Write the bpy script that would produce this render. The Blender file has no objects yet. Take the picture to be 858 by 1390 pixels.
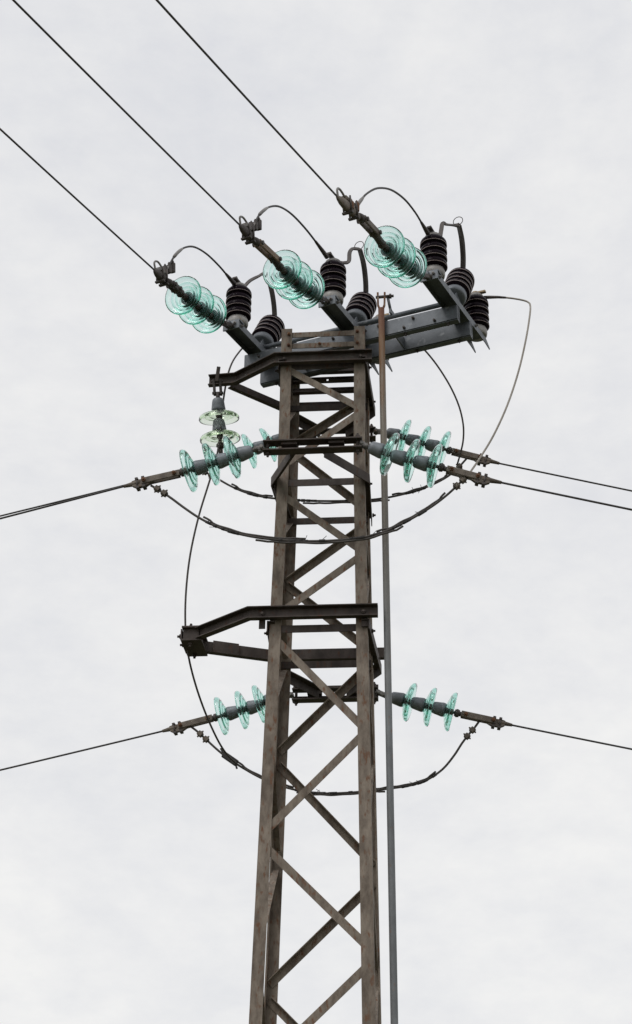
import bpy, math, random
from mathutils import Vector, Matrix, Quaternion
random.seed(7)
scene = bpy.context.scene
C = scene.collection

# ------------------------------------------------------------------ camera
cam_data = bpy.data.cameras.new('camera')
cam = bpy.data.objects.new('camera', cam_data)
C.objects.link(cam)
cam.location = (0.780, -8.665, 1.602)
_fw = Vector((-0.0843049, 0.8794111, 0.4685389))
_rt = Vector((0.9960276, 0.0878997, 0.0142358))
_up = Vector((0.0286653, -0.4678778, 0.8833282))
cam.rotation_euler = Matrix((_rt, _up, -_fw)).transposed().to_euler()
cam_data.sensor_fit = 'VERTICAL'
cam_data.sensor_height = 24.0
cam_data.lens = 24.0 * 2217.37 / 1390.0
cam_data.clip_start = 0.05
cam_data.clip_end = 5000
scene.camera = cam

# ------------------------------------------------------------------ sky and sun: flat overcast
SUN_EL, SUN_AZ = math.radians(50), math.radians(215)
world = bpy.data.worlds.new('World')
scene.world = world
world.use_nodes = True
nt = world.node_tree
for n in list(nt.nodes):
    nt.nodes.remove(n)
def wn(t, **kw):
    n = nt.nodes.new(t)
    for k, v in kw.items():
        setattr(n, k, v)
    return n
out = wn('ShaderNodeOutputWorld')
bg = wn('ShaderNodeBackground')
bg.inputs['Strength'].default_value = 0.1
sky = wn('ShaderNodeTexSky', sky_type='NISHITA', sun_disc=False)
sky.sun_elevation = SUN_EL
sky.sun_rotation = SUN_AZ
tc = wn('ShaderNodeTexCoord')
big = wn('ShaderNodeTexNoise')
big.inputs['Scale'].default_value = 4.0
big.inputs['Detail'].default_value = 9
big.inputs['Roughness'].default_value = 0.62
big.inputs['Distortion'].default_value = 0.35
mp = wn('ShaderNodeMapping')
mp.inputs['Scale'].default_value = (1.0, 1.0, 1.9)
mp.inputs['Location'].default_value = (3.1, 0.4, 1.7)
nt.links.new(tc.outputs['Generated'], mp.inputs['Vector'])
nt.links.new(mp.outputs['Vector'], big.inputs['Vector'])
fine = wn('ShaderNodeTexNoise')
fine.inputs['Scale'].default_value = 34
fine.inputs['Detail'].default_value = 8
fine.inputs['Roughness'].default_value = 0.6
nt.links.new(mp.outputs['Vector'], fine.inputs['Vector'])
mixn = wn('ShaderNodeMath', operation='MULTIPLY_ADD')
mixn.inputs[1].default_value = 0.42
nt.links.new(fine.outputs['Fac'], mixn.inputs[0])
nt.links.new(big.outputs['Fac'], mixn.inputs[2])
ramp = wn('ShaderNodeValToRGB')
ramp.color_ramp.elements[0].position = 0.50
ramp.color_ramp.elements[0].color = (0.74, 0.75, 0.785, 1)
ramp.color_ramp.elements[1].position = 1.0
ramp.color_ramp.elements[1].color = (0.910, 0.905, 0.895, 1)
# the cloud deck thins out and whitens a little toward the horizon
sepz = wn('ShaderNodeSeparateXYZ')
nt.links.new(tc.outputs['Generated'], sepz.inputs[0])
low = wn('ShaderNodeMapRange')
low.inputs['From Min'].default_value = 0.25
low.inputs['From Max'].default_value = 0.55
low.inputs['To Min'].default_value = 0.18
low.inputs['To Max'].default_value = 0.0
nt.links.new(sepz.outputs['Z'], low.inputs['Value'])
addz = wn('ShaderNodeMath', operation='ADD')
nt.links.new(mixn.outputs[0], addz.inputs[0])
nt.links.new(low.outputs['Result'], addz.inputs[1])
nt.links.new(addz.outputs[0], ramp.inputs['Fac'])
boost = wn('ShaderNodeVectorMath', operation='SCALE')
boost.inputs['Scale'].default_value = 10.0
nt.links.new(ramp.outputs['Color'], boost.inputs[0])
cover = wn('ShaderNodeMix', data_type='RGBA')
cover.inputs['Factor'].default_value = 0.96
nt.links.new(sky.outputs['Color'], cover.inputs[6])
nt.links.new(boost.outputs['Vector'], cover.inputs[7])
nt.links.new(cover.outputs[2], bg.inputs['Color'])
nt.links.new(bg.outputs['Background'], out.inputs['Surface'])

sun_data = bpy.data.lights.new('sun', 'SUN')
sun_data.energy = 1.0
sun_data.angle = math.radians(25)
sun_data.color = (1.0, 0.97, 0.93)
sun = bpy.data.objects.new('sun', sun_data)
C.objects.link(sun)
_sd = Vector((math.sin(SUN_AZ) * math.cos(SUN_EL), math.cos(SUN_AZ) * math.cos(SUN_EL), math.sin(SUN_EL)))
sun.rotation_euler = _sd.to_track_quat('Z', 'Y').to_euler()
sun.location = (0, 0, 30)

vs = scene.view_settings
vs.view_transform = 'Standard'
vs.look = 'None'
vs.exposure = 0.0
vs.gamma = 1.0
scene.cycles.max_bounces = 20
scene.cycles.transmission_bounces = 20
scene.cycles.transparent_max_bounces = 20

# ------------------------------------------------------------------ materials
def mat(name, base, dark, rough=0.7, metal=0.0, scale=14, spot=None, spot_amt=0.0, streak=True, bump=0.15, spec=0.4, lo=0.38, hi=0.62):
    m = bpy.data.materials.new(name)
    m.use_nodes = True
    t = m.node_tree
    b = t.nodes['Principled BSDF']
    b.inputs['Roughness'].default_value = rough
    b.inputs['Metallic'].default_value = metal
    b.inputs['Specular IOR Level'].default_value = spec
    co = t.nodes.new('ShaderNodeTexCoord')
    mpp = t.nodes.new('ShaderNodeMapping')
    mpp.inputs['Scale'].default_value = (1.2, 1.2, 0.5) if streak else (1, 1, 1)
    t.links.new(co.outputs['Object'], mpp.inputs['Vector'])
    oi = t.nodes.new('ShaderNodeObjectInfo')
    sh = t.nodes.new('ShaderNodeVectorMath'); sh.operation = 'MULTIPLY_ADD'
    sh.inputs[1].default_value = (1, 1, 1)
    t.links.new(mpp.outputs['Vector'], sh.inputs[0])
    t.links.new(oi.outputs['Location'], sh.inputs[2])
    nz = t.nodes.new('ShaderNodeTexNoise')
    nz.inputs['Scale'].default_value = scale
    nz.inputs['Detail'].default_value = 8
    nz.inputs['Roughness'].default_value = 0.65
    t.links.new(sh.outputs['Vector'], nz.inputs['Vector'])
    big_n = t.nodes.new('ShaderNodeTexNoise')
    big_n.inputs['Scale'].default_value = scale * 0.28
    big_n.inputs['Detail'].default_value = 4
    t.links.new(sh.outputs['Vector'], big_n.inputs['Vector'])
    sumn = t.nodes.new('ShaderNodeMath'); sumn.operation = 'MULTIPLY_ADD'
    sumn.inputs[1].default_value = 0.42
    hal = t.nodes.new('ShaderNodeMath'); hal.operation = 'MULTIPLY'
    hal.inputs[1].default_value = 0.58
    t.links.new(big_n.outputs['Fac'], sumn.inputs[0])
    t.links.new(nz.outputs['Fac'], hal.inputs[0])
    t.links.new(hal.outputs[0], sumn.inputs[2])
    rp = t.nodes.new('ShaderNodeValToRGB')
    rp.color_ramp.elements[0].position = lo
    rp.color_ramp.elements[1].position = hi
    rp.color_ramp.elements[0].color = (*dark, 1)
    rp.color_ramp.elements[1].color = (*base, 1)
    t.links.new(sumn.outputs[0], rp.inputs['Fac'])
    col = rp.outputs['Color']
    if spot:
        n2 = t.nodes.new('ShaderNodeTexNoise')
        n2.inputs['Scale'].default_value = scale * 1.7
        n2.inputs['Detail'].default_value = 5
        mp2 = t.nodes.new('ShaderNodeVectorMath'); mp2.operation = 'ADD'
        mp2.inputs[1].default_value = (4.2, 1.3, 8.8)
        t.links.new(sh.outputs['Vector'], mp2.inputs[0])
        t.links.new(mp2.outputs['Vector'], n2.inputs['Vector'])
        r2 = t.nodes.new('ShaderNodeValToRGB')
        r2.color_ramp.elements[0].position = 0.66 - 0.22 * spot_amt
        r2.color_ramp.elements[1].position = 0.76 - 0.15 * spot_amt
        t.links.new(n2.outputs['Fac'], r2.inputs['Fac'])
        mx = t.nodes.new('ShaderNodeMix'); mx.data_type = 'RGBA'
        t.links.new(r2.outputs['Color'], mx.inputs['Factor'])
        t.links.new(col, mx.inputs[6])
        mx.inputs[7].default_value = (*spot, 1)
        col = mx.outputs[2]
    t.links.new(col, b.inputs['Base Color'])
    if bump:
        bp = t.nodes.new('ShaderNodeBump')
        bp.inputs['Strength'].default_value = bump
        bp.inputs['Distance'].default_value = 0.004
        t.links.new(nz.outputs['Fac'], bp.inputs['Height'])
        t.links.new(bp.outputs['Normal'], b.inputs['Normal'])
    return m

M = {}
M['steel'] = mat('weathered_brown_steel', (0.275, 0.230, 0.188), (0.110, 0.086, 0.068), 0.8, 0.0, 22, (0.15, 0.075, 0.042), 0.42)
M['dark_steel'] = mat('dark_rusted_steel', (0.090, 0.072, 0.064), (0.040, 0.030, 0.027), 0.7, 0.0, 18, (0.085, 0.04, 0.026), 0.3)
M['galv'] = mat('galvanised_blue_grey', (0.185, 0.20, 0.222), (0.10, 0.112, 0.126), 0.5, 0.25, 11, streak=False, spot=(0.27, 0.285, 0.30), spot_amt=0.2)
M['pipe'] = mat('galvanised_pipe_grey', (0.20, 0.21, 0.22), (0.13, 0.135, 0.14), 0.55, 0.15, 14, (0.2, 0.11, 0.06), 0.1)
M['rust'] = mat('orange_rust', (0.21, 0.105, 0.055), (0.11, 0.05, 0.03), 0.85, 0.0, 22, (0.30, 0.24, 0.19), 0.3)
M['fitting'] = mat('brown_fitting', (0.20, 0.17, 0.14), (0.085, 0.068, 0.056), 0.65, 0.1, 30, (0.15, 0.075, 0.04), 0.2, streak=False)
M['fit_brown'] = mat('pale_rusty_strap', (0.30, 0.22, 0.155), (0.14, 0.095, 0.065), 0.7, 0.1, 30, (0.2, 0.09, 0.04), 0.3, streak=False)
M['fit_grey'] = mat('grey_cast_fitting', (0.30, 0.29, 0.28), (0.12, 0.11, 0.105), 0.55, 0.2, 30, (0.16, 0.08, 0.05), 0.15, streak=False)
M['fit_dark'] = mat('dark_fitting', (0.10, 0.085, 0.08), (0.045, 0.038, 0.036), 0.6, 0.1, 30, streak=False)
M['cap'] = mat('cast_cap_grey', (0.235, 0.255, 0.28), (0.13, 0.14, 0.155), 0.5, 0.2, 25, streak=False)
M['porcelain'] = mat('brown_porcelain', (0.012, 0.007, 0.011), (0.008, 0.005, 0.008), 0.15, 0.0, 8, streak=False, bump=0, spec=0.04)
M['rim'] = mat('pale_porcelain_rim', (0.50, 0.42, 0.42), (0.38, 0.31, 0.31), 0.6, 0.0, 20, streak=False, bump=0)  # pale colour of the thin ring round each shed's lower edge
M['base_metal'] = mat('pale_cast_metal', (0.37, 0.36, 0.345), (0.20, 0.19, 0.18), 0.5, 0.2, 16, (0.26, 0.21, 0.15), 0.3, streak=False)
M['wire'] = mat('dark_conductor', (0.062, 0.058, 0.058), (0.050, 0.046, 0.046), 0.6, 0.0, 60, streak=False, bump=0)
M['jumper'] = mat('weathered_jumper', (0.085, 0.075, 0.070), (0.062, 0.054, 0.05), 0.65, 0.0, 12, streak=False, bump=0)
M['pale_wire'] = mat('pale_aluminium_wire', (0.36, 0.33, 0.29), (0.27, 0.24, 0.205), 0.55, 0.1, 9, streak=False, bump=0)
M['tape'] = mat('dark_tape', (0.06, 0.055, 0.055), (0.03, 0.028, 0.028), 0.8, 0.0, 60, streak=False, bump=0)
M['brass'] = mat('tarnished_brass', (0.34, 0.26, 0.15), (0.18, 0.13, 0.08), 0.5, 0.3, 25, streak=False)

def glass(name, dens, color, tint):
    m = bpy.data.materials.new(name)
    m.use_nodes = True
    t = m.node_tree
    b = t.nodes['Principled BSDF']
    b.inputs['Base Color'].default_value = (*tint, 1)
    b.inputs['Transmission Weight'].default_value = 1.0
    b.inputs['IOR'].default_value = 1.20
    b.inputs['Coat Weight'].default_value = 0.8
    b.inputs['Coat IOR'].default_value = 1.5
    b.inputs['Coat Roughness'].default_value = 0.04
    b.inputs['Roughness'].default_value = 0.02
    nz = t.nodes.new('ShaderNodeTexNoise')
    nz.inputs['Scale'].default_value = 30
    co = t.nodes.new('ShaderNodeTexCoord')
    t.links.new(co.outputs['Object'], nz.inputs['Vector'])
    mr = t.nodes.new('ShaderNodeMapRange')
    mr.inputs['To Min'].default_value = 0.0
    mr.inputs['To Max'].default_value = 0.10
    t.links.new(nz.outputs['Fac'], mr.inputs['Value'])
    t.links.new(mr.outputs['Result'], b.inputs['Roughness'])
    ab = t.nodes.new('ShaderNodeVolumeAbsorption')
    ab.inputs['Color'].default_value = (*color, 1)
    ab.inputs['Density'].default_value = dens
    t.links.new(ab.outputs['Volume'], t.nodes['Material Output'].inputs['Volume'])
    return m
M['glass'] = glass('green_toughened_glass', 22.0, (0.0, 0.74, 0.59), (0.985, 1.0, 0.995))
M['pale_glass'] = glass('pale_yellow_green_glass', 16.0, (0.36, 0.68, 0.20), (1.0, 1.0, 0.985))

gm = mat('dry_field_grass', (0.10, 0.10, 0.05), (0.055, 0.06, 0.028), 0.95, 0, 0.6, streak=False, bump=0)

# ------------------------------------------------------------------ mesh helpers
class MB:
    def __init__(self):
        self.v, self.f, self.s = [], [], []
    def add(self, vs, fs, smooth=False):
        o = len(self.v)
        self.v += [Vector(p) for p in vs]
        self.f += [tuple(i + o for i in f) for f in fs]
        self.s += [smooth] * len(fs)
        return self
    def loft(self, loops, smooth=False, close=True, caps=True):
        n = len(loops[0])
        vs = [p for l in loops for p in l]
        fs = []
        for i in range(len(loops) - 1):
            for j in range(n if close else n - 1):
                k = (j + 1) % n
                fs.append((i * n + j, i * n + k, (i + 1) * n + k, (i + 1) * n + j))
        o = len(self.v)
        self.add(vs, fs, smooth)
        if caps:
            self.f.append(tuple(o + j for j in reversed(range(n)))); self.s.append(False)
            self.f.append(tuple(o + (len(loops) - 1) * n + j for j in range(n))); self.s.append(False)
        return self
    def extr(self, path, prof, up):
        """sweep a closed profile [(side, up)] along a polyline with mitred corners"""
        path = [Vector(p) for p in path]; up = Vector(up)
        dirs = [(path[i + 1] - path[i]).normalized() for i in range(len(path) - 1)]
        loops = []
        for i, p in enumerate(path):
            d = dirs[min(i, len(dirs) - 1)]
            s = d.cross(up).normalized(); u = s.cross(d)
            q = [p + s * a + u * b for a, b in prof]
            if 0 < i < len(path) - 1:
                nrm = (dirs[i - 1] + dirs[i]).normalized()
                q = [x - d * ((x - p).dot(nrm) / d.dot(nrm)) for x in q]
            loops.append(q)
        return self.loft(loops)
    def tube(self, path, r, n=8, smooth=True):
        path = [Vector(p) for p in path]
        rs = r if isinstance(r, (list, tuple)) else [r] * len(path)
        ref = None; loops = []
        for i, p in enumerate(path):
            d = (path[min(i + 1, len(path) - 1)] - path[max(i - 1, 0)]).normalized()
            if ref is None:
                ref = d.cross(Vector((0, 0, 1)) if abs(d.z) < 0.9 else Vector((1, 0, 0))).normalized()
            ref = (ref - d * ref.dot(d)).normalized()
            b = d.cross(ref)
            loops.append([p + (ref * math.cos(2 * math.pi * j / n) + b * math.sin(2 * math.pi * j / n)) * rs[i] for j in range(n)])
        return self.loft(loops, smooth)
    def box(self, c, ax, h, bev=0.0):
        """box with centre c, three axes and half sizes; bevelled edges along the first axis"""
        c = Vector(c); x, y, z = [Vector(a).normalized() for a in ax]
        hx, hy, hz = h
        e = bev
        if e:
            pr = [(-hy + e, -hz), (hy - e, -hz), (hy, -hz + e), (hy, hz - e), (hy - e, hz), (-hy + e, hz), (-hy, hz - e), (-hy, -hz + e)]
        else:
            pr = [(-hy, -hz), (hy, -hz), (hy, hz), (-hy, hz)]
        return self.loft([[c + x * s * hx + y * a + z * b for a, b in pr] for s in (-1, 1)])
    def lathe(self, prof, n=24, o=(0, 0, 0), ax=(0, 0, 1), closed=False):
        o = Vector(o); ax = Vector(ax).normalized()
        q = ax.to_track_quat('Z', 'Y')
        loops = [[o + q @ Vector((r * math.cos(2 * math.pi * j / n), r * math.sin(2 * math.pi * j / n), z)) for j in range(n)] for r, z in prof]
        if closed:
            loops.append(loops[0])
            base = len(self.v)
            m = len(prof)
            self.add([p for l in loops[:-1] for p in l], [(i * n + j, i * n + (j + 1) % n, ((i + 1) % m) * n + (j + 1) % n, ((i + 1) % m) * n + j) for i in range(m) for j in range(n)], True)
            return self
        return self.loft(loops, True)
    def bolt(self, p, d, r=0.011, h=0.010):
        d = Vector(d).normalized(); p = Vector(p)
        q = d.to_track_quat('Z', 'Y')
        for rr, n, z0, z1 in ((r, 6, 0, h), (r * 0.55, 8, h, h + r * 0.9)):
            self.loft([[p + q @ Vector((rr * math.cos(2 * math.pi * j / n), rr * math.sin(2 * math.pi * j / n), z)) for j in range(n)] for z in (z0, z1)])
        return self
    def mesh(self, name, m, origin=(0, 0, 0)):
        o = Vector(origin)
        me = bpy.data.meshes.new(name)
        me.from_pydata([tuple(v - o) for v in self.v], [], self.f)
        me.update()
        import bmesh
        b = bmesh.new(); b.from_mesh(me)
        bmesh.ops.recalc_face_normals(b, faces=b.faces)
        b.to_mesh(me); b.free()
        for p, s in zip(me.polygons, self.s):
            p.use_smooth = s
        me.materials.append(m)
        return me

ORIG = {}
def wloc(o):
    return ORIG.get(o.name, Vector((0, 0, 0)))
def put(name, me, parent=None, loc=None, rot=None):
    """link a mesh; loc is a world position (default: mesh is already relative to its parent's origin)"""
    o = bpy.data.objects.new(name, me); C.objects.link(o)
    base = wloc(parent) if parent else Vector((0, 0, 0))
    w = Vector(loc) if loc is not None else base.copy()
    o.location = w - base
    if rot is not None:
        o.rotation_mode = 'QUATERNION'; o.rotation_quaternion = rot
    if parent: o.parent = parent
    ORIG[o.name] = w
    return o
def part(name, mb, m, parent):
    return put(name, mb.mesh(name, m, wloc(parent)), parent)
def solo(name, mb, m, loc, label, cat, group=None):
    o = put(name, mb.mesh(name, m, loc), None, loc)
    return tag(o, label, cat, group)
def tag(o, label, cat, group=None):
    o['label'] = label; o['category'] = cat
    if group: o['group'] = group
    return o
def thing(name, loc, label, cat, group=None):
    o = bpy.data.objects.new(name, None); C.objects.link(o)
    o.empty_display_size = 0.1
    o.location = loc; ORIG[o.name] = Vector(loc)
    return tag(o, label, cat, group)
BOLT = {}
def bolts(parent, spots, m, r=0.011, h=0.009):
    key = (m.name, r, h)
    if key not in BOLT:
        BOLT[key] = MB().bolt((0, 0, 0), (0, 0, 1), r, h).mesh('bolt', m)
    for p, d in spots:
        put('bolt', BOLT[key], parent, p, Vector(d).to_track_quat('Z', 'Y'))
def smooth(pts, k=6):
    """Catmull-Rom through the points"""
    P = [Vector(p) for p in pts]; out = []
    for i in range(len(P) - 1):
        a = P[max(i - 1, 0)]; b = P[i]; c = P[i + 1]; d = P[min(i + 2, len(P) - 1)]
        for j in range(k):
            t = j / k
            out.append(0.5 * ((2 * b) + (c - a) * t + (2 * a - 5 * b + 4 * c - d) * t * t + (3 * b - a - 3 * c + d) * t ** 3))
    out.append(P[-1])
    return out
def relax(pts, it=2):
    P = [Vector(p) for p in pts]
    for _ in range(it):
        P = [P[0]] + [(P[i - 1] + P[i] * 2 + P[i + 1]) / 4 for i in range(1, len(P) - 1)] + [P[-1]]
    return P

# measured fixing points of strings and wires in metres
DATA = {'d_left': [(-0.409, 0.508, 7.974), (-0.503, 0.405, 7.812), (-0.564, 0.303, 7.657), (-0.605, 0.2, 7.515), (-0.625, 0.1, 7.376), (-0.629, 0.0, 7.233),
            (-0.643, -0.025, 7.064), (-0.649, -0.05, 6.86), (-0.651, -0.055, 6.698), (-0.656, -0.06, 6.622), (-0.678, -0.043, 6.538),
            (-0.703, -0.027, 6.429), (-0.772, -0.01, 6.211), (-0.811, 0.007, 5.947), (-0.825, 0.023, 5.735), (-0.822, 0.04, 5.504),
            (-0.801, 0.06, 5.343), (-0.782, 0.196, 5.24), (-0.74, 0.332, 5.107), (-0.688, 0.468, 4.995), (-0.647, 0.604, 4.936),
            (-0.625, 0.74, 4.925), (-0.56, 0.876, 4.913)],
 'd_mid': [(0.395, 0.292, 7.788), (0.5, 0.331, 7.728), (0.592, 0.37, 7.633), (0.663, 0.41, 7.569), (0.728, 0.449, 7.47), (0.793, 0.489, 7.361),
           (0.839, 0.528, 7.25), (0.862, 0.568, 7.129), (0.856, 0.607, 7.046), (0.836, 0.647, 6.98), (0.809, 0.686, 6.909)],
 'd_right': [(1.001, 0.072, 7.792), (1.082, 0.062, 7.79), (1.166, 0.052, 7.77), (1.259, 0.042, 7.741), (1.295, 0.032, 7.718), (1.307, 0.022, 7.684),
             (1.295, -0.051, 7.577), (1.259, -0.125, 7.328), (1.199, -0.198, 7.039), (1.12, -0.271, 6.76), (1.022, -0.344, 6.491),
             (0.93, -0.418, 6.308), (0.867, -0.491, 6.172), (0.848, -0.564, 6.093)],
 'front_left': {'anchor': (-0.301, -0.609, 6.321),
                'disc': [(-0.486, -0.593, 6.275), (-0.608, -0.582, 6.24), (-0.738, -0.571, 6.208)],
                'hw': [(-0.78, -0.567, 6.196), (-0.801, -0.565, 6.191), (-1.022, -0.546, 6.153), (-1.117, -0.538, 6.135)],
                'wire': [(-1.117, -0.538, 6.135), (-1.477, -0.506, 6.059), (-1.847, -0.474, 5.982)]},
 'front_right': {'anchor': (0.256, -0.624, 6.321),
                 'disc': [(0.425, -0.609, 6.253), (0.551, -0.598, 6.211), (0.679, -0.587, 6.179)],
                 'hw': [(0.73, -0.582, 6.163), (0.755, -0.58, 6.154), (0.944, -0.564, 6.099), (1.05, -0.554, 6.077)],
                 'wire': [(1.05, -0.554, 6.077), (1.255, -0.537, 6.029), (1.48, -0.517, 5.98), (1.769, -0.492, 5.913)]},
 'j_front': [(-0.956, -0.546, 6.132), (-0.893, -0.547, 6.09), (-0.84, -0.548, 6.054), (-0.754, -0.549, 5.974), (-0.666, -0.55, 5.909),
             (-0.579, -0.551, 5.854), (-0.451, -0.552, 5.798), (-0.316, -0.553, 5.766), (-0.115, -0.554, 5.738), (0.05, -0.555, 5.737),
             (0.174, -0.555, 5.742), (0.314, -0.556, 5.754), (0.411, -0.557, 5.79), (0.504, -0.558, 5.84), (0.596, -0.559, 5.892),
             (0.667, -0.56, 5.941), (0.734, -0.561, 5.994), (0.789, -0.562, 6.049), (0.823, -0.563, 6.085), (0.857, -0.564, 6.121)],
 'j_low': [(-0.916, 0.887, 5.207), (-0.863, 0.886, 5.171), (-0.795, 0.885, 5.102), (-0.717, 0.884, 5.028), (-0.655, 0.883, 4.979),
           (-0.561, 0.882, 4.915), (-0.445, 0.881, 4.846), (-0.33, 0.88, 4.793), (-0.184, 0.879, 4.758), (-0.103, 0.878, 4.747),
           (-0.013, 0.877, 4.743), (0.144, 0.876, 4.749), (0.234, 0.875, 4.759), (0.301, 0.874, 4.765), (0.413, 0.873, 4.777), (0.489, 0.872, 4.789),
           (0.57, 0.871, 4.813), (0.678, 0.87, 4.881), (0.739, 0.869, 4.974), (0.79, 0.868, 5.058), (0.827, 0.867, 5.104), (0.869, 0.866, 5.146),
           (0.902, 0.865, 5.198)],
 'j_rear': [(-0.917, 0.701, 6.951), (-0.845, 0.7, 6.903), (-0.764, 0.699, 6.858), (-0.693, 0.698, 6.802), (-0.603, 0.698, 6.754),
            (-0.494, 0.697, 6.717), (-0.396, 0.696, 6.697), (-0.24, 0.695, 6.678), (-0.066, 0.694, 6.666), (0.127, 0.694, 6.662),
            (0.272, 0.693, 6.667), (0.344, 0.692, 6.675), (0.479, 0.691, 6.705), (0.56, 0.69, 6.727), (0.633, 0.689, 6.757), (0.706, 0.688, 6.793),
            (0.759, 0.688, 6.829), (0.813, 0.687, 6.876), (0.873, 0.686, 6.952)],
 'low_left': {'anchor': (-0.255, 0.823, 5.37),
              'disc': [(-0.467, 0.841, 5.32), (-0.579, 0.851, 5.286), (-0.708, 0.863, 5.253)],
              'hw': [(-0.752, 0.866, 5.245), (-0.775, 0.868, 5.239), (-0.99, 0.887, 5.192), (-1.081, 0.895, 5.171)],
              'wire': [(-1.081, 0.895, 5.171), (-1.601, 0.941, 5.066), (-2.122, 0.986, 4.964)]},
 'low_right': {'anchor': (0.267, 0.801, 5.37),
               'disc': [(0.475, 0.819, 5.304), (0.601, 0.83, 5.274), (0.727, 0.841, 5.244)],
               'hw': [(0.777, 0.845, 5.231), (0.799, 0.847, 5.226), (1.009, 0.865, 5.181), (1.097, 0.873, 5.162)],
               'wire': [(1.097, 0.873, 5.162), (1.34, 0.894, 5.11), (1.817, 0.936, 5.017)]},
 'rear_left': {'anchor': (-0.323, 0.643, 7.14),
               'disc': [(-0.441, 0.654, 7.083), (-0.569, 0.665, 7.046), (-0.701, 0.676, 7.009)],
               'hw': [(-0.743, 0.68, 6.995), (-0.767, 0.682, 6.986), (-0.976, 0.701, 6.942), (-1.076, 0.709, 6.922)],
               'wire': [(-1.076, 0.709, 6.922), (-1.416, 0.739, 6.861), (-1.832, 0.775, 6.777), (-2.261, 0.813, 6.69)]},
 'rear_right': {'anchor': (0.267, 0.624, 7.14),
                'disc': [(0.47, 0.641, 7.098), (0.596, 0.652, 7.051), (0.725, 0.664, 7.014)],
                'hw': [(0.764, 0.667, 7.001), (0.788, 0.669, 6.992), (0.983, 0.686, 6.939), (1.083, 0.695, 6.91)],
                'wire': [(1.083, 0.695, 6.91), (1.335, 0.717, 6.847), (1.637, 0.744, 6.78), (1.932, 0.769, 6.716)]},
 'susp': [(-0.68, -0.09, 7.155), (-0.665, -0.03, 6.888), (-0.657, 0.0, 6.757), (-0.655, 0.02, 6.675)],
 'top_l': {'anchor': (-0.582, -0.205, 7.45),
           'disc': [(-0.684, -0.488, 7.352), (-0.737, -0.634, 7.316), (-0.79, -0.779, 7.289)],
           'hw': [(-0.818, -0.855, 7.281), (-0.85, -0.945, 7.27), (-0.882, -1.033, 7.256), (-0.908, -1.104, 7.247)],
           'jumper': [(-0.85, -0.978, 7.358), (-0.838, -0.944, 7.441), (-0.821, -0.893, 7.527), (-0.791, -0.808, 7.634), (-0.759, -0.716, 7.707),
                      (-0.707, -0.566, 7.767), (-0.645, -0.388, 7.783), (-0.611, -0.291, 7.778), (-0.581, -0.203, 7.783)],
           'wire': [(-0.908, -1.104, 7.247), (-1.004, -1.366, 7.227), (-1.155, -1.782, 7.186), (-1.316, -2.223, 7.141), (-1.425, -2.524, 7.092)]},
 'top_m': {'anchor': (0.042, -0.422, 7.45),
           'disc': [(-0.064, -0.712, 7.348), (-0.12, -0.867, 7.303), (-0.172, -1.01, 7.278)],
           'hw': [(-0.197, -1.079, 7.291), (-0.277, -1.298, 7.251), (-0.326, -1.433, 7.227), (-0.356, -1.516, 7.221)],
           'jumper': [(-0.29, -1.378, 7.334), (-0.28, -1.348, 7.41), (-0.26, -1.29, 7.491), (-0.23, -1.204, 7.595), (-0.192, -1.096, 7.684),
                      (-0.14, -0.944, 7.747), (-0.071, -0.745, 7.782), (-0.006, -0.559, 7.781), (0.035, -0.442, 7.782)],
           'wire': [(-0.356, -1.516, 7.221), (-0.438, -1.74, 7.185), (-0.654, -2.335, 7.093), (-0.868, -2.922, 7.012), (-1.086, -3.522, 6.934)]},
 'top_r': {'anchor': (0.675, -0.641, 7.45),
           'disc': [(0.549, -0.988, 7.276), (0.493, -1.142, 7.232), (0.435, -1.302, 7.189)],
           'hw': [(0.395, -1.411, 7.195), (0.332, -1.584, 7.161), (0.243, -1.83, 7.07), (0.214, -1.909, 7.072)],
           'jumper': [(0.308, -1.698, 7.171), (0.324, -1.65, 7.244), (0.345, -1.592, 7.335), (0.401, -1.429, 7.52), (0.467, -1.239, 7.656),
                      (0.544, -1.017, 7.76), (0.604, -0.846, 7.778), (0.64, -0.741, 7.763), (0.669, -0.658, 7.765)],
           'wire': [(0.214, -1.909, 7.072), (0.042, -2.382, 6.992), (-0.147, -2.9, 6.902), (-0.291, -3.297, 6.83), (-0.416, -3.64, 6.764)]}}

# ------------------------------------------------------------------ ground (below the frame)
g = MB().add([(-2000, -2000, 0), (2000, -2000, 0), (2000, 2000, 0), (-2000, 2000, 0)], [(0, 1, 2, 3)])
ground = put('ground', g.mesh('ground', gm), None, (0, 0, 0))
ground['kind'] = 'structure'

# ------------------------------------------------------------------ lattice tower
G = 5.45                                   # height of the lower arm above the ground
WT, ZK, K = 0.5185, 6.334, 0.0363          # head width, knee height, taper
def W(z): return WT + K * max(0.0, ZK - z)
tower = thing('lattice_tower', (0, 0, 0), 'square brown rusty steel lattice tower carrying the lines, insulators and switch gear', 'tower')
LEG_B, LEG_T = 0.066, 0.008
TOP = G + 1.93
for sx, sy in ((-1, -1), (1, -1), (-1, 1), (1, 1)):
    mb = MB(); loops = []
    for z in (-0.3, 2.2, 4.6, ZK, TOP if sy < 0 else G + 1.955):
        w = W(z) / 2; c = Vector((sx * w, sy * w, z)); b, t = LEG_B, LEG_T
        loops.append([c, c + Vector((-sx * b, 0, 0)), c + Vector((-sx * b, -sy * t, 0)), c + Vector((-sx * t, -sy * t, 0)),
                      c + Vector((-sx * t, -sy * b, 0)), c + Vector((0, -sy * b, 0))])
    mb.loft(loops)
    part('leg', mb, M['steel'], tower)
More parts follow.
